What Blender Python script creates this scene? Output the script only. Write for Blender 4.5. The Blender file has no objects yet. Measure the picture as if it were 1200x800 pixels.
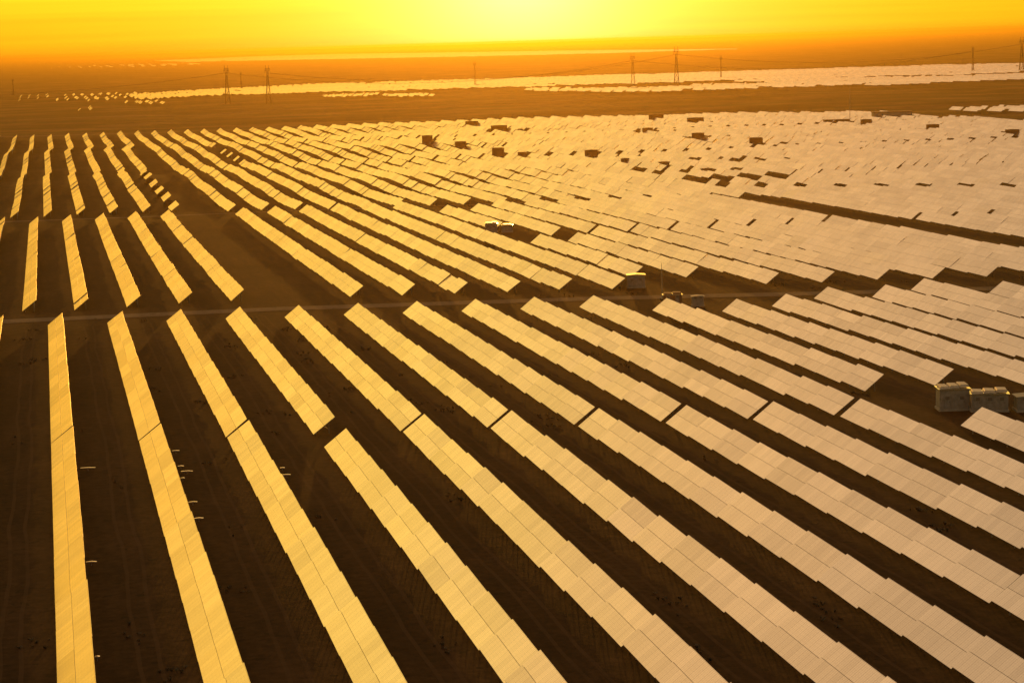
import bpy, bmesh, math, random
from mathutils import Vector, Matrix
random.seed(11)
R = math.radians
S = bpy.context.scene
C = S.collection

# ------------------------------------------------------------------ camera
CAM_H = 52.364
PIT, ROLL, AZ, FPX = R(8.67096), R(1.69869), R(13.13497), 2300.0
ca, sa, cp, sp = math.cos(AZ), math.sin(AZ), math.cos(PIT), math.sin(PIT)
vF = Vector((sa*cp, ca*cp, -sp)); vR = Vector((ca, -sa, 0)); vU = vR.cross(vF)
cr, sr = math.cos(ROLL), math.sin(ROLL)
vR2 = vR*cr - vU*sr; vU2 = vR*sr + vU*cr
cd = bpy.data.cameras.new('camera'); cam = bpy.data.objects.new('camera', cd); C.objects.link(cam)
cam.matrix_world = Matrix(((vR2.x, vU2.x, -vF.x, 0), (vR2.y, vU2.y, -vF.y, 0), (vR2.z, vU2.z, -vF.z, CAM_H), (0, 0, 0, 1)))
cd.sensor_fit = 'HORIZONTAL'; cd.sensor_width = 36; cd.lens = FPX/1200*36
cd.clip_start = 1; cd.clip_end = 200000
S.camera = cam

# ------------------------------------------------------------------ light
SUN_AZ, SUN_EL = R(13.7), R(2.6)
sdir = Vector((math.sin(SUN_AZ)*math.cos(SUN_EL), math.cos(SUN_AZ)*math.cos(SUN_EL), math.sin(SUN_EL)))
sl = bpy.data.lights.new('sun', 'SUN'); sl.energy = 1.5; sl.angle = R(0.53); sl.color = (1.0, 0.40, 0.05)
so = bpy.data.objects.new('sun', sl); C.objects.link(so)
so.rotation_euler = (-sdir).to_track_quat('-Z', 'Y').to_euler()

w = bpy.data.worlds.new('World'); S.world = w; w.use_nodes = True
nt = w.node_tree; nt.nodes.clear()
def N(nt, typ, **kw):
    n = nt.nodes.new(typ)
    for k, v in kw.items(): setattr(n, k, v)
    return n
def M(nt, op, a, b=None, c=None):
    n = nt.nodes.new('ShaderNodeMath'); n.operation = op
    for i, v in enumerate((a, b, c)):
        if v is None: continue
        if isinstance(v, (int, float)): n.inputs[i].default_value = v
        else: nt.links.new(v, n.inputs[i])
    return n.outputs[0]
def MIX(nt, bt, fac, a, b):
    n = nt.nodes.new('ShaderNodeMix'); n.data_type = 'RGBA'; n.blend_type = bt
    for i, v in ((0, fac), (6, a), (7, b)):
        if isinstance(v, (int, float)): n.inputs[i].default_value = v
        elif isinstance(v, tuple): n.inputs[i].default_value = (*v, 1) if len(v) == 3 else v
        else: nt.links.new(v, n.inputs[i])
    return n.outputs[2]
def RAMP(nt, fac, stops, interp='LINEAR'):
    n = nt.nodes.new('ShaderNodeValToRGB'); n.color_ramp.interpolation = interp
    e = n.color_ramp.elements
    while len(e) < len(stops): e.new(0.5)
    for el, (p, c) in zip(e, stops): el.position = p; el.color = (*c, 1)
    nt.links.new(fac, n.inputs[0]); return n.outputs[0]
sky = N(nt, 'ShaderNodeTexSky', sky_type='NISHITA', sun_disc=False, sun_elevation=SUN_EL, sun_rotation=SUN_AZ,
        altitude=1200, air_density=1.6, dust_density=6.0, ozone_density=1.0)
tc = N(nt, 'ShaderNodeTexCoord')
sep = N(nt, 'ShaderNodeSeparateXYZ'); nt.links.new(tc.outputs['Generated'], sep.inputs[0])
el = M(nt, 'MULTIPLY', M(nt, 'ARCSINE', sep.outputs[2]), 180/math.pi)
elf = M(nt, 'DIVIDE', M(nt, 'MAXIMUM', el, 0.0), 60.0)
base = RAMP(nt, elf, [(0.0, (.39, .155, .003)), (.0045, (.475, .205, .003)), (.012, (.49, .235, .004)), (.03, (.62, .345, .008)), (.05, (.78, .425, .020)), (.08, (.87, .425, .043)),
                      (.22, (.80, .55, .092)), (.36, (.58, .335, .150)), (.50, (.43, .275, .145)), (1.0, (.13, .10, .055))])
dt = N(nt, 'ShaderNodeVectorMath', operation='DOT_PRODUCT'); nt.links.new(tc.outputs['Generated'], dt.inputs[0]); dt.inputs[1].default_value = sdir
ang = M(nt, 'MULTIPLY', M(nt, 'ARCCOSINE', M(nt, 'MINIMUM', dt.outputs['Value'], 1.0)), 180/math.pi)
g1 = M(nt, 'EXPONENT', M(nt, 'MULTIPLY', ang, -1/2.3))
g2 = M(nt, 'EXPONENT', M(nt, 'MULTIPLY', ang, -1/9.0))
glow = MIX(nt, 'ADD', 1.0, MIX(nt, 'MULTIPLY', 1.0, (1.6, 1.35, .75), g1), MIX(nt, 'MULTIPLY', 1.0, (.60, .58, .012), g2))
smap = N(nt, 'ShaderNodeMapping'); smap.inputs['Scale'].default_value = (2.5, 2.5, 130); nt.links.new(tc.outputs['Generated'], smap.inputs[0])
sno = N(nt, 'ShaderNodeTexNoise'); sno.inputs['Scale'].default_value = 1.6; sno.inputs['Detail'].default_value = 4; nt.links.new(smap.outputs[0], sno.inputs[0])
lay = RAMP(nt, sno.outputs[0], [(.35, (.90, .84, .80)), (.65, (1, 1, 1))])
base = MIX(nt, 'MULTIPLY', 1.0, base, lay)     # thin layers of haze above the horizon
far_side = N(nt, 'ShaderNodeMapRange', interpolation_type='SMOOTHSTEP'); nt.links.new(ang, far_side.inputs[0]); far_side.inputs[1].default_value = 42; far_side.inputs[2].default_value = 140
base = MIX(nt, 'MULTIPLY', far_side.outputs[0], base, (.34, .42, .75))     # the sky opposite the sun is dimmer and cooler
warm = MIX(nt, 'MULTIPLY', 1.0, sky.outputs[0], (1.0, .62, .22))
bg0 = N(nt, 'ShaderNodeBackground'); nt.links.new(warm, bg0.inputs[0]); bg0.inputs[1].default_value = 0.025
bg1 = N(nt, 'ShaderNodeBackground'); nt.links.new(MIX(nt, 'ADD', 1.0, MIX(nt, 'MULTIPLY', 1.0, base, (2.0, 2.0, 2.0)), glow), bg1.inputs[0]); bg1.inputs[1].default_value = 1.0
addb = N(nt, 'ShaderNodeAddShader'); nt.links.new(bg0.outputs[0], addb.inputs[0]); nt.links.new(bg1.outputs[0], addb.inputs[1])
wo = N(nt, 'ShaderNodeOutputWorld'); nt.links.new(addb.outputs[0], wo.inputs[0])

S.view_settings.view_transform = 'Standard'; S.view_settings.look = 'None'
S.view_settings.exposure = 0.0; S.view_settings.gamma = 1.0; S.view_settings.use_curve_mapping = False
S.render.engine = 'CYCLES'
S.cycles.use_denoising = True
S.cycles.max_bounces = 6; S.cycles.volume_bounces = 0
HAZE_DENSITY, HAZE_COLOR, HAZE_G = 0.82e-4, (.49, .325, .045), 0.80

# ------------------------------------------------------------------ helpers
SLOPE = 0.0118858
def sstep(a, b, x):
    t = min(1, max(0, (x-a)/(b-a))); return t*t*(3-2*t)
def terr(x, y):
    yy = y if y < 500 else (y-(y-500)**2/1200 if y < 1100 else 800)
    z = -SLOPE*max(yy, -300)
    a = sstep(520, 900, y)*(1-sstep(4000, 6000, y))
    return z + a*(0.45*math.sin(y*.021+x*.008)+0.35*math.sin(y*.047-x*.02+1)+.25*math.sin(x*.035))
def ray(px, py): return vF + vR2*((px-600)/FPX) + vU2*((400-py)/FPX)
def tag(o, label=None, cat=None, group=None, kind=None):
    if label: o['label'] = label
    if cat: o['category'] = cat
    if group: o['group'] = group
    if kind: o['kind'] = kind
    return o
class MB:
    def __init__(s): s.v = []; s.f = []; s.m = []; s.uv = []
    def quad(s, pts, m=0, uv=None):
        n = len(s.v); s.v += [tuple(p) for p in pts]; s.f.append(tuple(range(n, n+len(pts)))); s.m.append(m); s.uv.append(uv or [(0, 0)]*len(pts))
    def box(s, a, b, m=0, open_bottom=False):
        (x0, y0, z0), (x1, y1, z1) = a, b
        p = [(x0,y0,z0),(x1,y0,z0),(x1,y1,z0),(x0,y1,z0),(x0,y0,z1),(x1,y0,z1),(x1,y1,z1),(x0,y1,z1)]
        for q in ((4,5,6,7),(0,1,5,4),(1,2,6,5),(2,3,7,6),(3,0,4,7)) + (() if open_bottom else ((3,2,1,0),)):
            s.quad([p[i] for i in q], m)
    def bar(s, a, b, r, m=0, n=4, r2=None):
        a, b = Vector(a), Vector(b); d = (b-a).normalized()
        u = d.cross(Vector((0, 0, 1)) if abs(d.z) < .9 else Vector((1, 0, 0))).normalized(); t = d.cross(u)
        r2 = r if r2 is None else r2
        A = [a+(u*math.cos(2*math.pi*(i+.5)/n)+t*math.sin(2*math.pi*(i+.5)/n))*r for i in range(n)]
        B = [b+(u*math.cos(2*math.pi*(i+.5)/n)+t*math.sin(2*math.pi*(i+.5)/n))*r2 for i in range(n)]
        for i in range(n): s.quad([A[i], A[(i+1) % n], B[(i+1) % n], B[i]], m)
        s.quad(B, m); s.quad(A[::-1], m)
    def prism(s, prof, y0, y1, m=0):            # profile in x,z extruded along y
        a = [(x, y0, z) for x, z in prof]; b = [(x, y1, z) for x, z in prof]; n = len(prof)
        for i in range(n): s.quad([a[i], a[(i+1) % n], b[(i+1) % n], b[i]], m)
        s.quad(a[::-1], m); s.quad(b, m)
    def mesh(s, name, mats):
        me = bpy.data.meshes.new(name); me.from_pydata(s.v, [], s.f)
        for m in mats: me.materials.append(m)
        me.polygons.foreach_set('material_index', s.m)
        ul = me.uv_layers.new(name='metres'); ul.data.foreach_set('uv', [c for f in s.uv for q in f for c in q])
        me.update(); return me
    def build(s, name, mats, parent=None, loc=(0, 0, 0)):
        if not isinstance(mats, (list, tuple)): mats = [mats]
        o = bpy.data.objects.new(name, s.mesh(name, mats)); C.objects.link(o)
        if parent is not None: o.parent = parent
        o.location = loc; return o
def empty(name, loc=(0, 0, 0), rz=0):
    o = bpy.data.objects.new(name, None); C.objects.link(o); o.location = loc; o.rotation_euler = (0, 0, rz); o.empty_display_size = .3
    return o
def kids(o): return [c for c in bpy.data.objects if c.parent is o]

# ------------------------------------------------------------------ materials
def pmat(name, col, rough=.7, metal=0.0, spec=.5, noise=0.0, scale=3.0, bump=0.0):
    m = bpy.data.materials.new(name); m.use_nodes = True; t = m.node_tree; b = t.nodes['Principled BSDF']
    b.inputs['Base Color'].default_value = (*col, 1); b.inputs['Roughness'].default_value = rough
    b.inputs['Metallic'].default_value = metal; b.inputs['Specular IOR Level'].default_value = spec
    if noise:
        c = N(t, 'ShaderNodeTexCoord'); n = N(t, 'ShaderNodeTexNoise'); n.inputs['Scale'].default_value = scale; n.inputs['Detail'].default_value = 6
        t.links.new(c.outputs['Object'], n.inputs[0])
        lo = tuple(x*(1-noise) for x in col); hi = tuple(min(1, x*(1+noise)) for x in col)
        t.links.new(RAMP(t, n.outputs[0], [(.3, lo), (.7, hi)]), b.inputs['Base Color'])
    return m
def panel_mat():
    m = bpy.data.materials.new('module_glass'); m.use_nodes = True; t = m.node_tree; t.nodes.clear()
    uv = N(t, 'ShaderNodeUVMap', uv_map='metres'); s = N(t, 'ShaderNodeSeparateXYZ'); t.links.new(uv.outputs[0], s.inputs[0])
    u, v = s.outputs[0], s.outputs[1]
    def line(x, per, wid):
        fr = M(t, 'FRACT', M(t, 'DIVIDE', x, per)); d = M(t, 'ABSOLUTE', M(t, 'SUBTRACT', fr, .5))
        return M(t, 'GREATER_THAN', d, .5-wid/per/2)
    c3 = N(t, 'ShaderNodeCombineXYZ'); t.links.new(M(t, 'FLOOR', M(t, 'DIVIDE', M(t, 'ADD', u, 5.0), 10.0)), c3.inputs[0])
    frame = M(t, 'MAXIMUM', line(u, 1.0, .05), line(v, 1.98, .06))
    cell = M(t, 'MAXIMUM', line(u, 1/3, .055), M(t, 'MULTIPLY', line(v, .33, .03), .5))
    cmb = N(t, 'ShaderNodeCombineXYZ'); t.links.new(M(t, 'MULTIPLY', u, .55), cmb.inputs[0]); t.links.new(M(t, 'MULTIPLY', v, .10), cmb.inputs[1])
    oi = N(t, 'ShaderNodeObjectInfo'); t.links.new(M(t, 'MULTIPLY', oi.outputs['Random'], 60.0), cmb.inputs[2])
    n = N(t, 'ShaderNodeTexNoise'); n.inputs['Scale'].default_value = 1.0; n.inputs['Detail'].default_value = 3; t.links.new(cmb.outputs[0], n.inputs[0])
    dust = M(t, 'MULTIPLY', M(t, 'SUBTRACT', n.outputs[0], .5), .13)
    wn = N(t, 'ShaderNodeTexWhiteNoise', noise_dimensions='3D'); cw = N(t, 'ShaderNodeCombineXYZ')
    t.links.new(M(t, 'FLOOR', u), cw.inputs[0]); t.links.new(M(t, 'FLOOR', M(t, 'DIVIDE', v, 1.98)), cw.inputs[1]); t.links.new(M(t, 'MULTIPLY', oi.outputs['Random'], 91.0), cw.inputs[2])
    t.links.new(cw.outputs[0], wn.inputs[0])
    dust = M(t, 'ADD', dust, M(t, 'MULTIPLY', M(t, 'SUBTRACT', wn.outputs[0], .5), .06))
    w2 = N(t, 'ShaderNodeTexWhiteNoise', noise_dimensions='3D'); t.links.new(M(t, 'MULTIPLY', oi.outputs['Random'], 37.0), c3.inputs[1]); t.links.new(c3.outputs[0], w2.inputs[0])
    dust = M(t, 'ADD', dust, M(t, 'MULTIPLY', M(t, 'SUBTRACT', w2.outputs[0], .5), .12))
    refl = M(t, 'SUBTRACT', M(t, 'SUBTRACT', M(t, 'ADD', .70, dust), M(t, 'MULTIPLY', frame, .14)), M(t, 'MULTIPLY', cell, .11))
    gl = N(t, 'ShaderNodeBsdfGlossy'); gl.inputs['Roughness'].default_value = .22; gl.inputs['Color'].default_value = (.93, .89, .87, 1)
    df = N(t, 'ShaderNodeBsdfDiffuse'); df.inputs['Color'].default_value = (.05, .045, .045, 1)
    mx = N(t, 'ShaderNodeMixShader'); t.links.new(refl, mx.inputs[0]); t.links.new(df.outputs[0], mx.inputs[1]); t.links.new(gl.outputs[0], mx.inputs[2])
    o = N(t, 'ShaderNodeOutputMaterial'); t.links.new(mx.outputs[0], o.inputs[0]); return m
def soil_mat(name, dark, light, scrubland=False):
    m = bpy.data.materials.new(name); m.use_nodes = True; t = m.node_tree; b = t.nodes['Principled BSDF']
    b.inputs['Roughness'].default_value = .95; b.inputs['Specular IOR Level'].default_value = .05
    c = N(t, 'ShaderNodeTexCoord')
    def noise(sc, det, scale=(1, 1, 1)):
        mp = N(t, 'ShaderNodeMapping'); mp.inputs['Scale'].default_value = scale; t.links.new(c.outputs['Object'], mp.inputs[0])
        n = N(t, 'ShaderNodeTexNoise'); n.inputs['Scale'].default_value = sc; n.inputs['Detail'].default_value = det; n.inputs['Roughness'].default_value = .65
        t.links.new(mp.outputs[0], n.inputs[0]); return n.outputs[0]
    a = noise(.035, 8); f = noise(.9, 8); g = noise(.25, 5, (1.6, .18, 1)); far = noise(.0016, 5, (1, 2.5, 1)); tuft = noise(.55, 2)
    k = M(t, 'ADD', M(t, 'ADD', M(t, 'MULTIPLY', a, .30), M(t, 'MULTIPLY', f, .34)), M(t, 'ADD', M(t, 'MULTIPLY', g, .22), M(t, 'MULTIPLY', far, .14)))
    col = RAMP(t, k, [(.40, dark), (.50, tuple((x*.6+y*.4) for x, y in zip(dark, light))), (.60, light)])
    spots = M(t, 'GREATER_THAN', tuft, .66)
    col = MIX(t, 'MIX', M(t, 'MULTIPLY', spots, .6), col, (.012, .010, .005))
    pale = M(t, 'GREATER_THAN', noise(.23, 3), .68)
    col = MIX(t, 'MIX', M(t, 'MULTIPLY', pale, .30), col, light)
    if scrubland:
        s2 = N(t, 'ShaderNodeSeparateXYZ'); t.links.new(c.outputs['Object'], s2.inputs[0])
        xx = M(t, 'ADD', s2.outputs[0], M(t, 'MULTIPLY', noise(.02, 3), 2.4))
        fr = M(t, 'FRACT', M(t, 'DIVIDE', M(t, 'ADD', xx, 0.8), 12.31247))
        rut = M(t, 'MAXIMUM', M(t, 'LESS_THAN', M(t, 'ABSOLUTE', M(t, 'SUBTRACT', fr, .60)), .017), M(t, 'LESS_THAN', M(t, 'ABSOLUTE', M(t, 'SUBTRACT', fr, .75)), .017))
        rut = M(t, 'MULTIPLY', rut, M(t, 'MULTIPLY', M(t, 'LESS_THAN', s2.outputs[1], 425), M(t, 'MULTIPLY', noise(.09, 4), .75)))
        col = MIX(t, 'MIX', rut, col, (.085, .047, .025))
        sp = N(t, 'ShaderNodeSeparateXYZ'); t.links.new(c.outputs['Object'], sp.inputs[0])
        edge = M(t, 'ADD', M(t, 'ADD', sp.outputs[1], M(t, 'MULTIPLY', sp.outputs[0], .55)), M(t, 'MULTIPLY', noise(.004, 4), 260))
        k2 = N(t, 'ShaderNodeMapRange'); k2.inputs[1].default_value = 1690; k2.inputs[2].default_value = 1790; t.links.new(edge, k2.inputs[0])
        patch = RAMP(t, noise(.009, 7, (1, 1.6, 1)), [(.40, (.004, .002, .001)), (.50, (.016, .008, .0035)), (.60, (.085, .042, .018))])
        col = MIX(t, 'MIX', k2.outputs[0], col, patch)
    t.links.new(col, b.inputs['Base Color'])
    bp = N(t, 'ShaderNodeBump'); bp.inputs['Strength'].default_value = .35; bp.inputs['Distance'].default_value = .15; t.links.new(noise(.45, 4), bp.inputs['Height']); t.links.new(bp.outputs[0], b.inputs['Normal'])
    return m
MT = dict(
    glass=panel_mat(),
    alu=pmat('aluminium_frame', (.45, .44, .43), .45, .8),
    steel=pmat('galvanised_steel', (.30, .29, .28), .5, .6),
    soil=soil_mat('dry_soil', (.018, .0095, .0045), (.066, .034, .016), True),
    road=soil_mat('packed_gravel', (.10, .073, .053), (.17, .125, .09)),
    white=pmat('white_paint', (.20, .195, .19), .6, noise=.25, scale=1.5),
    grey=pmat('grey_paint', (.20, .20, .195), .6, noise=.15, scale=1.5),
    dark=pmat('dark_louvre', (.05, .05, .05), .6),
    roof=pmat('sheet_metal_roof', (.75, .74, .72), .22, .85),
    cap=pmat('sunlit_cap_paint', (.48, .42, .37), .6, noise=.15, scale=2),  # paler than the walls: the sunlit look of the caps is in the colour
    tin=pmat('pale_tin', (.9, .78, .72), .35, .7),
    brown=pmat('rusty_brown_paint', (.17, .085, .04), .7, noise=.2, scale=1.0),
    pylon=pmat('weathered_lattice_steel', (.05, .042, .04), .6, .3),
    scrub=pmat('dry_scrub', (.06, .045, .022), .9, noise=.3, scale=4),
    concrete=pmat('concrete', (.26, .245, .22), .85, noise=.15, scale=2),
)

# ------------------------------------------------------------------ ground
xs = [-60000, -30000, -14000, -7000, -3500, -1800, -900, -500] + list(range(-300, 1000, 25)) + list(range(1000, 2601, 200)) + [3500, 5000, 8000, 14000, 28000, 60000]
ys = [-6000, -2500, -1000, -400, 0] + list(range(60, 1700, 20)) + list(range(1700, 4400, 100)) + [5000, 6000, 7500, 9500, 12000, 16000, 24000, 40000, 80000]
g = MB()
gv = [(x, y, terr(x, y)) for y in ys for x in xs]; nx = len(xs)
gf = [(j*nx+i, j*nx+i+1, (j+1)*nx+i+1, (j+1)*nx+i) for j in range(len(ys)-1) for i in range(nx-1)]
gm = bpy.data.meshes.new('ground'); gm.from_pydata(gv, [], gf); gm.materials.append(MT['soil'])
for p in gm.polygons: p.use_smooth = True
go = bpy.data.objects.new('ground', gm); C.objects.link(go); tag(go, kind='structure')

def strip(name, pts, width, mat, dz=.06):
    b = MB(); P = []
    dense = []
    for (x0, y0), (x1, y1) in zip(pts[:-1], pts[1:]):
        n = max(1, int(math.hypot(x1-x0, y1-y0)/12))
        dense += [(x0+(x1-x0)*k/n, y0+(y1-y0)*k/n) for k in range(n)]
    dense.append(pts[-1])
    for i, (x, y) in enumerate(dense):
        a = dense[max(0, i-1)]; c = dense[min(len(dense)-1, i+1)]
        dx, dy = c[0]-a[0], c[1]-a[1]; L = math.hypot(dx, dy) or 1
        nxx, nyy = -dy/L*width/2, dx/L*width/2
        P.append(((x-nxx, y-nyy, terr(x-nxx, y-nyy)+dz), (x+nxx, y+nyy, terr(x+nxx, y+nyy)+dz)))
    for i in range(len(P)-1): b.quad([P[i][0], P[i+1][0], P[i+1][1], P[i][1]])
    o = b.build(name, mat); tag(o, kind='structure'); return o
strip('road', [(-260, 508), (-12, 443), (49, 436), (118, 420), (159, 407), (190, 398), (260, 380), (420, 330)], 7.0, MT['road'])
strip('track', [(-200, 800), (40, 744), (150, 729), (235, 716)], 4, MT['road'])
strip('track', [(242, 300), (242, 720), (241, 1300)], 4, MT['road'])
strip('track', [(-300, 1660), (100, 1545), (600, 1520)], 6, MT['road'])
strip('track', [(-500, 2050), (300, 1990), (1500, 1800)], 7, MT['road'])

# ------------------------------------------------------------------ solar tables
WID, CT, ST, LOW, TL = 4.0, math.cos(R(36.9)), math.sin(R(36.9)), 0.60, 10.0
def ppt(k, y, off=0.0):      # point on the module plane: k metres up the slope, off metres above it
    return Vector((-1.6+k*CT-off*ST, y, LOW+k*ST+off*CT))
def half(b, k0, k1, y0, y1, m=0, th=.045, origin=Vector((0, 0, 0)), rot=None, uo=0.0):
    T = lambda p: origin+(rot @ p if rot is not None else p)
    a = [T(ppt(k0, y0)), T(ppt(k0, y1)), T(ppt(k1, y1)), T(ppt(k1, y0))]
    c = [T(ppt(k0, y0, th)), T(ppt(k0, y1, th)), T(ppt(k1, y1, th)), T(ppt(k1, y0, th))]
    b.quad([c[0], c[3], c[2], c[1]], m, [(y0+uo, k0), (y0+uo, k1), (y1+uo, k1), (y1+uo, k0)])
    b.quad(a, m+1)
    for i in range(4): b.quad([a[i], a[(i+1) % 4], c[(i+1) % 4], c[i]][::-1], m+1)
def frame_mb():
    b = MB()
    for k in (.45, 1.5, 2.5, 3.55): b.bar(ppt(k, -4.9, -.09), ppt(k, 4.9, -.09), .05)
    for y in (-2.6, 2.6):
        b.bar(ppt(.25, y, -.2), ppt(3.75, y, -.2), .07)
        b.bar((1.0, y, .7), ppt(1.75, y, -.22), .035)
    return b
def make_table():
    r = empty('solar_table')
    b = MB(); half(b, 0, 1.985, -4.97, 4.97); b.build('lower_module_row', [MT['glass'], MT['alu']], r)
    b = MB(); half(b, 2.015, 4.0, -4.97, 4.97); b.build('upper_module_row', [MT['glass'], MT['alu']], r)
    frame_mb().build('support_frame', MT['steel'], r)
    for y in (-2.6, 2.6):
        b = MB(); b.bar((1.0, y, -.5), (1.0, y, ppt(3.25, 0, -.2).z-.02), .075); b.build('post', MT['steel'], r)
        b = MB(); b.bar((-.95, y, -.5), (-.95, y, ppt(.81, 0, -.2).z-.02), .075); b.build('post', MT['steel'], r)
    return r

# --- where the tables stand: (x of low edge, y of table centre, row id)
X0, P = -1.9655, 12.31247
tables = []
def rowfill(x, y0, y1, breaks, row=None, align='far'):
    """fill y0..y1 leaving the intervals in breaks free"""
    cur = y0; segs = []
    for a, b in sorted(breaks):
        if b <= y0 or a >= y1: continue
        if a > cur: segs.append((cur, a))
        cur = max(cur, b)
    if cur < y1: segs.append((cur, y1))
    for a, b in segs:
        n = int((b-a)/TL+.35)
        if n < 1: continue
        sp = (b-a)/n if (b-a)/n < 10.9 else TL
        for k in range(n): tables.append((x, a+sp*(k+.5), row, min(sp, 10.4)))
far_end = {-3: 433, -2: 430, -1: 427, 0: 423.6, 1: 422.8, 2: 420.6, 3: 417.2, 4: 414.1, 5: 410.9, 6: 408, 7: 405.6, 8: 402.9, 9: 400, 10: 387.1, 11: 384.9,
           12: 390, 13: 392, 14: 389, 15: 394, 16: 389, 17: 386, 18: 383, 19: 380, 20: 376}
for i in range(-4, 21):
    x = X0+P*i; fe = far_end.get(i, 433); gy = 286-2.65*i
    if i == 10:
        brk = [(246.5, 279.3)]
    elif i == 11:
        brk = [(240, 280.5)]
    elif i == 3:
        brk = [(gy-11.6, gy-.3)]
    elif i < 3:
        brk = [(gy-(1.5+.35*max(0, i)), gy)]
    else:
        brk = [(gy-2.3, gy)]
    # far half counts back from the gap, near half counts on from it
    a, b = brk[0]
    n = int((fe-b)/TL+.35)
    for k in range(n): tables.append((x, b+TL*(k+.5), i, TL))
    k = 0
    while a-TL*(k+1) > 118:
        tables.append((x, a-TL*(k+.5)-(.45 if i in (7, 8) and a-TL*k < 172 else 0), i, TL)); k += 1

# second field, left block
for j, x in enumerate((-42.5, -30.9, -19.2, -7.6, 4.0, 15.7, 27.4, 39.2)):
    near = 461-1.4*j
    rowfill(x, near, near+278, [(near+150, near+151.2)], align='near')
# missing row with scattered short tables
for y in (766, 776, 814, 824, 861, 871, 908, 918, 955, 965, 1002): tables.append((45.4, y+5, None, TL))
# second field, right block
mr = [66.2, 77.9, 89.7, 101.5, 113.2, 125.0, 136.4, 147.8, 159.6, 172.1, 184.6, 197.0, 209.2, 221.4, 232.6]
for j, x in enumerate(mr):
    near = {5: 432.3, 6: 455.3, 7: 447.1}.get(j, 447-2.85*j)
    far = 726 if j < 6 else (694 if j < 8 else 713-.2*j)
    if j < 6: brk = [(596-3.4*j, 597.2-3.4*j)]
    elif j < 8: brk = [(557, 577 if j == 7 else 606)]
    else: brk = [(577-1.2*j+8, 580.5-1.2*j+8)]
    if j in (4, 5, 6): brk.append((463, 464.2)) if j != 6 else None
    rowfill(x, near, far, brk, align='near')
# left far blocks
for j in range(-4, 4):
    x = -2.5+12.35*j
    rowfill(x, 766, 1029, [(905, 906)], align='near')
    rowfill(x+1.2, 1030, 1290, [(1160, 1161)], align='near')
    rowfill(x+4+.4*j, 1300, 1535-6*j, [(1410, 1412)], align='near')
rowfill(47.0, 1035, 1288, [(1150, 1151)])
rowfill(52.8, 1300, 1524, [(1410, 1411)])
# main blocks
def road_y(x): return 738-.27*(x-66) if x < 250 else 745-.9*(x-270) if x < 345 else 677-.45*(x-345)
cab_spots = []
x = 65.3; j = 0
while x < 650:
    corr = 238 < x < 251
    ry = road_y(x)
    d = .25*(x-66)
    b1 = [(805-.02*d-1, 806.5), (921-.35*d, 922.2-.35*d)]
    e1 = 1052-.45*d; e0 = e1-7
    top = 1512 if x < 360 else (1512-(x-360)*.38 if x < 515 else (1453-(x-515)*1.0 if x < 590 else 1378-(x-590)*7))
    brk = [(796, 797.6), (920-.35*d, 921-.35*d), (e0, e1), (1165-.4*d, 1166.5-.4*d), (1290-.35*d, 1297-.35*d), (1400-.3*d, 1401-.3*d)]
    if x < 200: brk[0] = (811-.07*d, 812.4-.07*d)
    if 94 < x < 112: brk += [(1085, 1108), (1122, 1150), (1165, 1190), (1206, 1262)]
    if x > 250 and not corr:
        # right block nearer than its road
        rowfill(x, 150, ry-9, [(300, 302), (455-.1*d, 456.5-.1*d), (570-.1*d, 573-.1*d)], align='near')
        if 262 < x < 300: brk += [(772, 792)]
        if 258 < x < 300 and 836 < ry+200: brk += [(832, 842)]
    # ground kept free round the cabins
    for (cx, cy) in ((240, 1139), (241, 1036), (276, 987), (381, 1230), (385, 1038), (379, 1125), (449, 1334), (307, 1337), (235, 1225), (527, 1212), (530, 1118), (537, 1030), (265, 866), (315, 930), (333, 905)):
        if abs(cx-x-1.6) < 8: brk.append((cy-9, cy+8))
        elif 0 < x-cx < 24: brk.append((cy-7, cy-1))
    rowfill(x, ry+(8 if x < 160 else 4), top, brk, align='near')
    x += 12.3; j += 1

# --- project to find which 300 show largest
def proj(v):
    d = Vector(v)-Vector((0, 0, CAM_H)); z = d.dot(vF)
    return (600+FPX*d.dot(vR2)/z, 400-FPX*d.dot(vU2)/z, z)
def in_view(x, y):
    z0 = terr(x+1.6, y)
    for dx in (0, 3.2):
        for dy in (-5, 5):
            q = proj((x+dx, y+dy, z0+.6+.75*dx))
            if 0 < q[0] < 1200 and 0 < q[1] < 800: return True
    return False
tables.sort(key=lambda t: t[1]*ca+t[0]*sa)
seen = [t for t in tables if t[2] is not None and in_view(t[0], t[1])]
near300 = seen[:300]; nearset = set((round(t[0], 2), round(t[1], 2)) for t in near300)
ORD = 'zeroth first second third fourth fifth sixth seventh eighth ninth tenth eleventh twelfth thirteenth fourteenth fifteenth sixteenth seventeenth eighteenth nineteenth twentieth'.split()
def ordinal(n):
    if n <= 20: return ORD[n]
    return ('twenty-' if n < 30 else 'thirty-')+ORD[n % 10] if n % 10 else {30: 'thirtieth', 40: 'fortieth'}[n]
rows = {}
for t in tables:
    if t[2] is not None: rows.setdefault(t[2], []).append(t)
rank = {}
for i, L in rows.items():
    for k, t in enumerate(sorted(L, key=lambda q: -q[1])): rank[(round(t[0], 2), round(t[1], 2))] = (i, k+1)
proto = make_table(); pk = kids(proto); first = True
GROUP = 'tilted solar tables of the foreground field'
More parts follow.
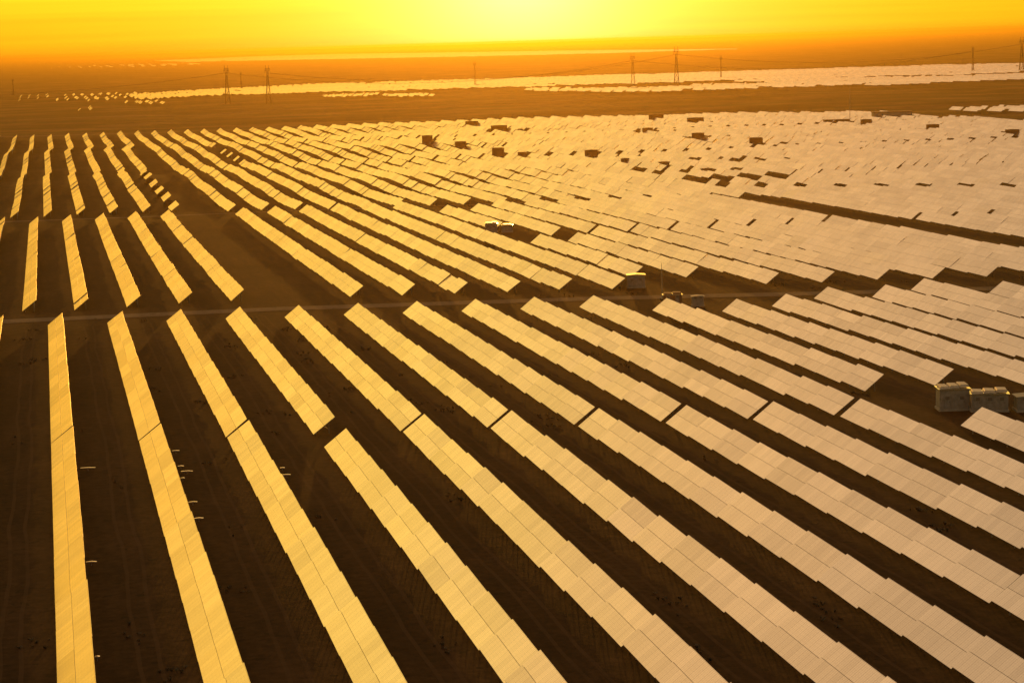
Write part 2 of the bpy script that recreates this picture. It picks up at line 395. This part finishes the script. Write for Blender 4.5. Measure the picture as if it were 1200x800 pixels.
for (x, y, i, sp_) in near300:
    if first: o = proto; first = False
    else:
        o = proto.copy(); C.objects.link(o)
        for c in pk:
            d = c.copy(); C.objects.link(d); d.parent = o
    o.location = (x+1.6, y, terr(x+1.6, y)+random.gauss(0, .05))
    o.rotation_euler = (R(random.gauss(.75, .2)), R(random.gauss(0, .6)), 0)
    i, k = rank[(round(x, 2), round(y, 2))]
    tone = 'deep golden' if i < 4 else ('golden' if i < 8 else 'pale tan')
    if i < 0: lab = f'{tone} solar table clipped by the left edge of the photo, {ordinal(k)} from the road'
    else: lab = f'{tone} solar table, {ordinal(k)} from the dirt road in the {ordinal(i+1)} foreground row from left'
    if k == 1 and i >= 0: lab = f'{tone} solar table nearest the dirt road in the {ordinal(i+1)} foreground row from left'
    tag(o, lab, 'solar panel', GROUP)
b = MB()
for (x, y, i, sp_) in tables:
    if (round(x, 2), round(y, 2)) in nearset: continue
    q = proj((x+1.6, y, terr(x+1.6, y)+2))
    if q[2] < 60 or q[0] < -260 or q[0] > 1460: continue
    o = Vector((x+1.6, y, terr(x+1.6, y)+random.gauss(0, .07 if y < 440 else (.10 if y < 800 else .14))))
    rot = Matrix.Rotation(R(random.gauss(0, .8)), 3, 'Y') @ Matrix.Rotation(R(random.gauss(.6, .2)), 3, 'X')
    e = sp_/2-.03; uo = 10.0*random.randint(1, 900)
    if q[2] < 800:
        half(b, 0, 1.985, -e, e, 0, .045, o, rot, uo); half(b, 2.015, 4, -e, e, 0, .045, o, rot, uo)
    else: half(b, 0, 4, -e, e, 0, .06, o, rot, uo)
    for yy in (-2.6, 2.6):
        b.bar(o+Vector((1, yy, -.6)), o+Vector((1, yy, 2.45)), .075, 2, 3)
        if q[2] < 900: b.bar(o+Vector((-.95, yy, -.6)), o+Vector((-.95, yy, .95)), .075, 2, 3)
so_ = b.build('solar_tables', [MT['glass'], MT['alu'], MT['steel']])
tag(so_, 'dense mass of smaller tilted solar tables filling the field beyond the dirt road', 'solar panels', kind='stuff')

# far solar fields: strips of tables kilometres away
b = MB()
def far_block(x0, x1, ya, yb, piece=100, skip=0.0, pitch=12.3):
    x = x0
    while x < x1:
        a0, b0 = ya(x), yb(x); y = a0
        while y < b0:
            L = min(piece, b0-y)
            if random.random() >= skip:
                z = terr(x, y)+random.gauss(0, .15); dx = random.uniform(-1, 1)
                lo0, lo1 = Vector((x+dx, y+1, z+.6)), Vector((x+dx, y+L-1, z+.6)); hi = Vector((3.2, 0, 2.4)); th = Vector((.04, 0, -.06))
                b.quad([lo0, lo0+hi, lo1+hi, lo1], 0, [(y, 0), (y, 4), (y+L, 4), (y+L, 0)])
                b.quad([lo0+th, lo1+th, lo1+hi+th, lo0+hi+th], 1)
                b.quad([lo0, lo0+th, lo0+hi+th, lo0+hi], 1); b.quad([lo1, lo1+hi, lo1+hi+th, lo1+th], 1)
            y += L+random.uniform(2, 9)
        x += pitch
def at(px, py):
    d = ray(px, py); lo, hi = 10., 60000.
    for _ in range(60):
        m = (lo+hi)/2; x, y, z = m*d.x, m*d.y, CAM_H+m*d.z
        if z > terr(x, y): lo = m
        else: hi = m
    return lo*d.x, lo*d.y
def interp(P, x):
    P = sorted(P)
    if x <= P[0][0]: return P[0][1]
    for (x0, y0), (x1, y1) in zip(P[:-1], P[1:]):
        if x <= x1: return y0+(y1-y0)*(x-x0)/(x1-x0)
    return P[-1][1]
def band(lower, upper, piece, skip, pitch, jag=30):
    lo = [at(*p) for p in lower]; up = [at(*p) for p in upper]
    x0 = min(p[0] for p in lo); x1 = max(p[0] for p in up)
    far_block(x0, x1, lambda x: interp(lo, x)+random.uniform(-jag, jag), lambda x: interp(up, x)+random.uniform(-jag, jag)*.5, piece, skip, pitch)
band([(170, 117.5), (267, 112), (330, 110.5), (400, 108.5), (533, 104.5), (600, 102.5), (700, 100), (800, 97), (933, 92.5), (1067, 89), (1200, 85), (1260, 83)],
     [(170, 110.5), (267, 104.5), (400, 99), (533, 95.5), (667, 91.5), (800, 87.3), (933, 82.7), (1067, 79), (1200, 75.5), (1260, 74)], 110, .03, 12.3)
band([(165, 117.5), (267, 112), (330, 110.5), (400, 108.5)], [(165, 110.5), (267, 104.5), (330, 102), (400, 99.5)], 110, .05, 12.3)
band([(20, 121), (60, 119.5), (110, 118.5), (170, 117.5)], [(20, 113.5), (60, 112.5), (110, 111), (170, 109.5)], 60, .42, 13)
band([(632, 107.5), (700, 109.5), (760, 108.5), (830, 106.5)], [(632, 105), (700, 105), (760, 104), (830, 102.5)], 40, .05, 12.3, 8)
band([(845, 101), (880, 104), (930, 103.5), (1000, 100), (1022, 101.5)], [(845, 99.5), (880, 99.5), (930, 97), (1000, 96), (1022, 99.5)], 40, .12, 12.3, 6)
band([(935, 99), (1080, 97), (1200, 94), (1260, 92.5)], [(935, 94), (1080, 91), (1200, 88.5), (1260, 87)], 60, .05, 12.3, 10)
band([(392, 114.5), (437, 113.5)], [(392, 112), (437, 111)], 30, .2, 12.3, 3)
band([(471, 114.3), (488, 114)], [(471, 112), (488, 111.6)], 30, 0, 12.3, 2)
band([(151, 122.5), (188, 123)], [(151, 120), (188, 119.5)], 30, .25, 12.3, 3)
band([(92, 131), (112, 129)], [(92, 128.5), (112, 125.5)], 25, .25, 12.3, 2)
band([(1148, 132), (1210, 131.5)], [(1148, 128.5), (1210, 127)], 25, .1, 12.3, 3)
band([(222, 73), (300, 71.5), (400, 69.5), (533, 67), (667, 64), (785, 60.5)], [(222, 70), (300, 66.5), (400, 63.8), (533, 62), (667, 60), (785, 58.8)], 500, .03, 30, 100)
band([(60, 80.5), (140, 79), (215, 77)], [(60, 78.5), (140, 76.5), (215, 74.5)], 350, .5, 45, 100)
fo = b.build('distant_solar_rows', [MT['glass'], MT['alu']])
tag(fo, 'thin bright bands of solar rows shining on the hazy plain below the horizon', 'solar panels', kind='stuff')
exec_objects = True

# ------------------------------------------------------------------ inverter cabins
def cabin(name, label, x, y, L, W, H, rz=0, mat='white', roof='roof', vents=0, doors=2, group=None, cat='cabin', hood=False):
    r = empty(name, (x, y, terr(x, y)), rz)
    b = MB(); b.box((-L/2-.15, -W/2-.15, -.5), (L/2+.15, W/2+.15, .35)); b.build('plinth', MT['concrete'], r)
    b = MB(); b.box((-L/2, -W/2, .35), (L/2, W/2, H))
    n = int(L/.5)
    for k in range(n+1):                         # ribbed cladding
        xx = -L/2+L*k/n
        b.box((xx-.04, -W/2-.035, .5), (xx+.04, -W/2-.002, H-.12)); b.box((xx-.04, W/2+.002, .5), (xx+.04, W/2+.035, H-.12))
    b.build('body', MT[mat], r)
    b = MB(); b.prism([(-L/2-.25, H+.002), (L/2+.25, H+.002), (L/2+.25, H+.12), (0, H+.30), (-L/2-.25, H+.12)], -W/2-.2, W/2+.2); rf = b.build('roof', MT[roof], r)
    for k in range(vents):
        xx = -L/2+L*(k+.5)/vents; q = MB(); z = H+.16+.12*((k*7) % 3); hw = L/vents*.46
        prof = [(-hw, z-.1), (hw, z-.1), (hw, z+.16), (hw*.86, z+.28), (-hw*.80, z+.32), (-hw, z+.2)]
        q.prism([(xx+a, c) for a, c in prof], -W*.44, W*.46); q.build('roof_cap', MT['brown' if mat == 'brown' else ('tin' if group == 'shiny cabins in the middle of the field' else 'cap')], rf)
    for k in range(doors):
        xx = -L/2+L*(k+.5)/doors; d = MB(); d.box((xx-.42, -W/2-.09, .45), (xx+.42, -W/2-.037, 2.35)); dd = d.build('door', MT['white'], r)
        q = MB(); q.box((xx+.25, -W/2-.13, 1.3), (xx+.33, -W/2-.091, 1.5)); q.build('handle', MT['dark'], dd)
        q = MB()
        for s in range(5): q.box((xx-.3, -W/2-.115, 1.75+s*.1), (xx+.3, -W/2-.091, 1.81+s*.1))
        q.build('louvre', MT['dark'], dd)
    tag(r, label, cat, group); return r
A2 = -AZ
G1 = 'white inverter cabins in the foreground clearing'
cabin('inverter_cabin', 'white inverter cabin with pale roof caps, tallest and leftmost in the foreground clearing', 127.7, 262.5, 4.3, 2.8, 3.2, A2, vents=3, group=G1)
cabin('inverter_cabin', 'white inverter cabin with pale roof caps between the tallest cabin and the plain box', 132.0, 259.5, 5.2, 2.6, 2.6, A2-.12, vents=3, doors=3, group=G1)
cabin('transformer_box', 'plain grey transformer box with flat pale lid cut by the right photo edge', 137.2, 257.2, 3.8, 2.4, 2.2, A2, mat='grey', roof='white', doors=2, cat='transformer')
G2 = 'cabins beside the dirt road'
cabin('inverter_cabin', 'white cabin with bright lit roof just beyond the dirt road', 132.0, 436.5, 4.0, 2.8, 3.0, A2, mat='white', roof='roof', vents=0, group=G2)
cabin('transformer_box', 'low dark cabinet with white roof caps beside the dirt road', 129.2, 400.5, 3.9, 2.2, 2.3, A2, mat='brown', roof='roof', vents=2, group=G2, cat='transformer')
cabin('transformer_box', 'small grey box with pale lid right of the low dark cabinet', 133.6, 396.5, 2.4, 1.8, 2.1, A2, mat='grey', roof='white', vents=0, group=G2, cat='transformer')
G3 = 'shiny cabins in the middle of the field'
cabin('inverter_cabin', 'shiny white roofed cabin glinting among the panels at mid field', 135.5, 605, 3.8, 3, 2.7, A2, mat='white', roof='roof', vents=2, group=G3)
cabin('transformer_box', 'shiny white transformer beside the glinting cabin at mid field', 140.0, 602, 3.4, 2.4, 2.2, A2, mat='white', roof='roof', vents=1, group=G3, cat='transformer')
G4 = 'dark transformer cabins in the far panel field'
far_cabs = [  # pixel of the base centre, width px, height px, label
    (501, 171, 12, 11, 'dark brown cabin in the far field, left one of the leftmost pair'),
    (540, 176, 13, 9, 'dark brown cabin in the far field, right one of the leftmost pair'),
    (584, 188, 14, 13, 'dark brown stacked cabin in the far field with a dark gap under it'),
    (612, 186, 10, 6, 'low dark cabin just right of the stacked brown cabin'),
    (693, 187, 15, 10, 'wide dark brown cabin alone in the centre of the far field'),
    (733, 193, 10, 6, 'low dark cabin just right of the wide central one'),
    (778, 197, 12, 6, 'low dark cabin standing between the wide central cabin and the dark clearing'),
    (828, 207, 13, 8, 'dark cabin in the opening beside the dark clearing'),
    (553, 149, 15, 6, 'dark cabin on the far field edge, leftmost along that edge'),
    (585, 155, 19, 7, 'long dark cabin on the far field edge beside the leftmost one'),
    (610, 157, 6, 5, 'smallest dark cabin beside the long one near the far field edge'),
    (759, 158, 12, 7, 'small dark cabin in the far field below the flat edge cabin'),
    (769, 142, 17, 7, 'flat dark cabin breaking the far field edge right of centre'),
    (815, 146, 19, 7, 'long brown cabin near the far field edge right of the flat one'),
    (818, 166, 14, 9, 'square brown cabin in the far field below the long edge cabin'),
    (886, 172, 15, 9, 'brown cabin with a humped roof in the right far field'),
    (1015, 148, 12, 7, 'brown cabin in front of the long low building on the far edge'),
    (1093, 154, 14, 7, 'brown cabin alone right of the long low building'),
    (1186, 160, 15, 7, 'brown cabin in the far field close to the right photo edge'),
]
for (px, py, wpx, hpx, lab) in far_cabs:
    X, Y = at(px, py); Z = proj((X, Y, terr(X, Y)))[2]
    cabin('transformer_cabin', lab, X, Y, wpx*Z/FPX, 3.0, hpx*Z/FPX+.4, A2, mat='brown', roof='brown', vents=1 if 'humped' in lab or 'stacked' in lab else 0, doors=2, group=G4)

# long low building and site clutter on the far right edge
def building(label, x, y, L, W, H, rz, mat):
    r = empty('site_building', (x, y, terr(x, y)), rz)
    b = MB(); b.box((-L/2, -W/2, -.5), (L/2, W/2, H)); b.build('wall', MT[mat], r)
    b = MB(); b.box((-L/2-.4, -W/2-.4, H+.003), (L/2+.4, W/2+.4, H+.45)); b.build('roof', MT['roof'] if mat == 'white' else MT['brown'], r)
    n = int(L/5)
    for k in range(n):
        xx = -L/2+L*(k+.5)/n; q = MB(); q.box((xx-.7, -W/2-.06, 1.1), (xx+.7, -W/2-.003, 2.4)); q.build('window', MT['dark'], r)
    tag(r, label, 'building'); return r
X, Y = at(1045, 139); building('long low grey building on the right end of the far field edge', X, Y, 27, 9, 4.6, A2, 'grey')
X, Y = at(980, 146); building('low dark shed left of the brown cabin on the far edge', X, Y, 17, 5, 3.0, A2, 'brown')

# thin masts
def mast(label, px, py, hpx, r0=.12):
    X, Y = at(px, py); Z = proj((X, Y, terr(X, Y)))[2]; H = hpx*Z/FPX
    r = empty('lightning_mast', (X, Y, terr(X, Y)))
    b = MB(); b.bar((0, 0, -.5), (0, 0, H*.6), r0, n=6, r2=r0*.75); b.bar((0, 0, H*.6), (0, 0, H), r0*.7, n=6, r2=r0*.35); b.build('pole', MT['steel'], r)
    b = MB(); b.box((-.4, -.4, -.4), (.4, .4, .25)); b.build('footing', MT['concrete'], r)
    tag(r, label, 'mast')
mast('thin lightning mast beside the dirt road cabins', 776, 350, 42, .13)
mast('thin lightning mast by the sheds on the far field edge', 996, 144, 42, .22)

# ------------------------------------------------------------------ lattice towers and wires
def tower(label, px, py, hpx, group='lattice towers of the power line', slim=False):
    X, Y = at(px, py); Z = proj((X, Y, terr(X, Y)))[2]; H = hpx*Z/FPX
    r = empty('transmission_tower', (X, Y, terr(X, Y)), -.25)
    wb, wt = (.13*H, .035*H) if not slim else (.07*H, .03*H); t = max(.2, .0062*H)*(Z/2400)
    b = MB(); z1 = .74*H
    def corner(z, i):
        k = wb/2+(wt/2-wb/2)*min(1, z/z1); return Vector(((-1, 1, 1, -1)[i]*k, (-1, -1, 1, 1)[i]*k, z))
    for i in range(4): b.bar(corner(-.5, i), corner(z1, i), t)
    lv = [0, .2, .36, .5, .6, .68, .74]
    for a, c in zip(lv[:-1], lv[1:]):
        for i in range(4):
            j = (i+1) % 4
            b.bar(corner(a*H, i), corner(c*H, j), t*.6); b.bar(corner(a*H, j), corner(c*H, i), t*.6)
            b.bar(corner(c*H, i), corner(c*H, j), t*.6)
    b.build('lattice_body', MT['pylon'], r)
    hw = .05*H if not slim else .035*H
    b = MB()
    for s in (-1, 1):
        b.bar((s*wt/2, 0, z1), (s*hw*.75, 0, .86*H), t); b.bar((s*hw*.75, 0, .86*H), (s*hw*.85, 0, H), t*.9)
        b.bar((s*wt/2, 0, z1), (0, 0, .86*H), t*.7)
    for z in (.86, .91): b.bar((-hw*1.45, 0, z*H), (hw*1.45, 0, z*H), t*.9)
    for k in range(6):
        xx = -hw*1.45+hw*2.9*k/6; b.bar((xx, 0, .86*H), (xx+hw*.48, 0, .91*H), t*.6)
    b.build('crossarm', MT['pylon'], r)
    for xx in (-hw*1.4, 0, hw*1.4):
        b = MB(); b.bar((xx, 0, .86*H), (xx, 0, .80*H), t*.7); b.build('insulator', MT['pylon'], r)
    tag(r, label, 'tower', group)
    M_ = Matrix.Rotation(-.25, 3, 'Z')
    return [r.location+M_ @ Vector((xx, 0, .80*H)) for xx in (-hw*1.4, 0, hw*1.4)]
ta = tower('tall lattice tower on the left plain, left one of the close pair', 267, 122, 45)
tb = tower('tall lattice tower on the left plain, right one of the close pair', 315, 122, 45)
tcw = tower('tall lattice tower right of centre, left one of its pair', 742, 105, 42)
td = tower('tall lattice tower right of centre, right one of its pair', 793, 102, 47)
te = tower('tall lattice tower cut by the right edge of the photo', 1197, 84, 40)
tf = tower('slim distant tower just right of the central tower pair', 845, 92, 27, slim=True)
tg = tower('slim distant tower standing near the right photo edge', 1140, 84, 30, slim=True)
th = tower('faint slim tower on the bright band left of centre', 557, 100, 28, slim=True)
ti = tower('faint slim tower at the far left of the plain', 16, 112, 20, slim=True)
tj = tower('small faint tower between the close left pair', 283, 105, 21, slim=True)
def wire(label, A, B, sag):
    b = MB(); n = 28
    for a, c in zip(A, B):
        pts = [a.lerp(c, k/n)-Vector((0, 0, 4*sag*(k/n)*(1-k/n))) for k in range(n+1)]
        for p, q in zip(pts[:-1], pts[1:]): b.bar(p, q, .075, n=3)
    o = b.build('power_line', MT['pylon']); tag(o, label, 'wires', 'sagging wires between the towers')
def ext(A, dx, dy, dz=0): return [a+Vector((dx, dy, dz)) for a in A]
wire('power wires sagging left from the left tower of the left pair', ext(ta, -560, 60), ta, 17)
wire('power wires sagging between the left pair and the centre pair, farther set', ta, tcw, 19)
wire('power wires sagging between the left pair and the centre pair, nearer set', tb, td, 19)
wire('power wires sagging from the centre pair to the tower at right edge', td, te, 17)
wire('power wires sagging right from the left tower of the centre pair', tcw, tg, 17)

# ------------------------------------------------------------------ small things
def mound(label, x, y, rx, ry, h):
    b = MB(); nr, na = 5, 14; P = []
    for i in range(nr+1):
        f = i/nr
        P.append([(x+math.cos(2*math.pi*k/na)*rx*f*(1+.12*math.sin(3*k+i)), y+math.sin(2*math.pi*k/na)*ry*f, terr(x, y)-.3+(h+.3)*(1-f*f)**1.2*(1+.1*math.sin(5*k+2*i))) for k in range(na)])
    for i in range(nr):
        for k in range(na): b.quad([P[i][k], P[i+1][k], P[i+1][(k+1) % na], P[i][(k+1) % na]])
    o = b.build('soil_mound', MT['soil']); tag(o, label, 'mound', 'soil heaps between the scattered tables')
for k, (y, wd) in enumerate(((799, 'nearest'), (846, 'second nearest'), (893, 'third'), (940, 'second farthest'), (987, 'farthest'))):
    mound(f'dark soil heap between scattered short tables at left, {wd} in its line', 47.0, y, 3.2, 9, 2.3)
def pale_bar(px, py, L, label, zz=.4):  # pale flecks of unclear nature, given the shape of small bars on stakes
    d = ray(px, py); lo, hi = 10., 3000.
    for _ in range(60):
        m = (lo+hi)/2
        if CAM_H+m*d.z > terr(m*d.x, m*d.y)+zz: lo = m
        else: hi = m
    X, Y = lo*d.x, lo*d.y
    r = empty('pale_fleck_bar', (X, Y, terr(X, Y)), A2+random.uniform(-.06, .06))
    b = MB(); b.bar((0, 0, -.4), (0, 0, zz-.06), .035, n=6); b.build('stake', MT['steel'], r)
    b = MB(); b.prism([(-L*.46, zz+.01), (-L*.1, zz-.05), (L*.46, zz+.02), (L*.46, zz+.05), (L*.05, zz+.10), (-L*.46, zz+.04)], -.14, .12); b.build('crossbar', MT['tin'], r)
    tag(r, label, 'bracket', 'pale bars sticking out behind the left rows')
for (px, py, L, lab) in (
    (103, 548, 2.2, 'longest pale bar behind the leftmost full row'),
    (107, 658, 1.3, 'tilted pale bar behind the leftmost full row, nearer than the longest one'),
    (114, 769, .5, 'tiny pale bar behind the leftmost full row near the photo bottom'),
    (206, 528, 1.1, 'farthest pale bar of those behind the second row'),
    (212, 546, .9, 'short pale bar just above the longest one behind the second row'),
    (219, 552, 1.7, 'longest pale bar behind the second row'),
    (214, 560, .6, 'shortest pale bar behind the second row, just below the longest'),
    (226, 588, 1.2, 'pale bar behind the second row, second nearest to the photo bottom'),
    (233, 607, 1.2, 'nearest pale bar of those behind the second row'),
    (331, 548, .7, 'smaller pale bar behind the third row'),
    (336, 556, 1.1, 'larger pale bar behind the third row')):
    pale_bar(px, py, L, lab)

b = MB(); rs = random.Random(5)
for k in range(190):
    i = rs.randint(-3, 17); cx = X0+P*i+rs.uniform(3.9, 11.6); cy = rs.uniform(135, 430)
    for q in range(rs.randint(2, 9)):
        x, y = cx+rs.gauss(0, .8), cy+rs.gauss(0, 1.6); z = terr(x, y); hh = rs.uniform(.14, .42); rr = rs.uniform(.12, .38)
        for l in range(8):
            a = rs.uniform(0, 6.283); w_ = rs.uniform(.04, .10); d = Vector((math.cos(a), math.sin(a), 0)); n_ = Vector((-d.y, d.x, 0))*w_
            o_ = Vector((x, y, z-.03)); b.quad([o_-n_, o_+n_, o_+d*rr*.6+n_*1.3+Vector((0, 0, hh)), o_+d*rr+Vector((0, 0, hh*rs.uniform(.5, 1)))-n_*.3])
sc = b.build('dry_scrub', MT['scrub']); tag(sc, 'low dark tufts of dry scrub scattered on the soil between the foreground rows', 'scrub', kind='stuff')

# ------------------------------------------------------------------ haze
hz = MB(); hz.box((-9000, -400, -13.5), (14000, 30000, CAM_H+6))
hm = bpy.data.materials.new('haze'); hm.use_nodes = True; t = hm.node_tree; t.nodes.clear()
pv = N(t, 'ShaderNodeVolumePrincipled'); pv.inputs['Color'].default_value = (*HAZE_COLOR, 1); pv.inputs['Density'].default_value = HAZE_DENSITY; pv.inputs['Anisotropy'].default_value = HAZE_G
om = N(t, 'ShaderNodeOutputMaterial'); t.links.new(pv.outputs[0], om.inputs['Volume'])
ho = hz.build('haze', hm); tag(ho, kind='stuff')
print('TABLES', len(tables), 'seen fg', len(seen), 'rows', sorted(rows))
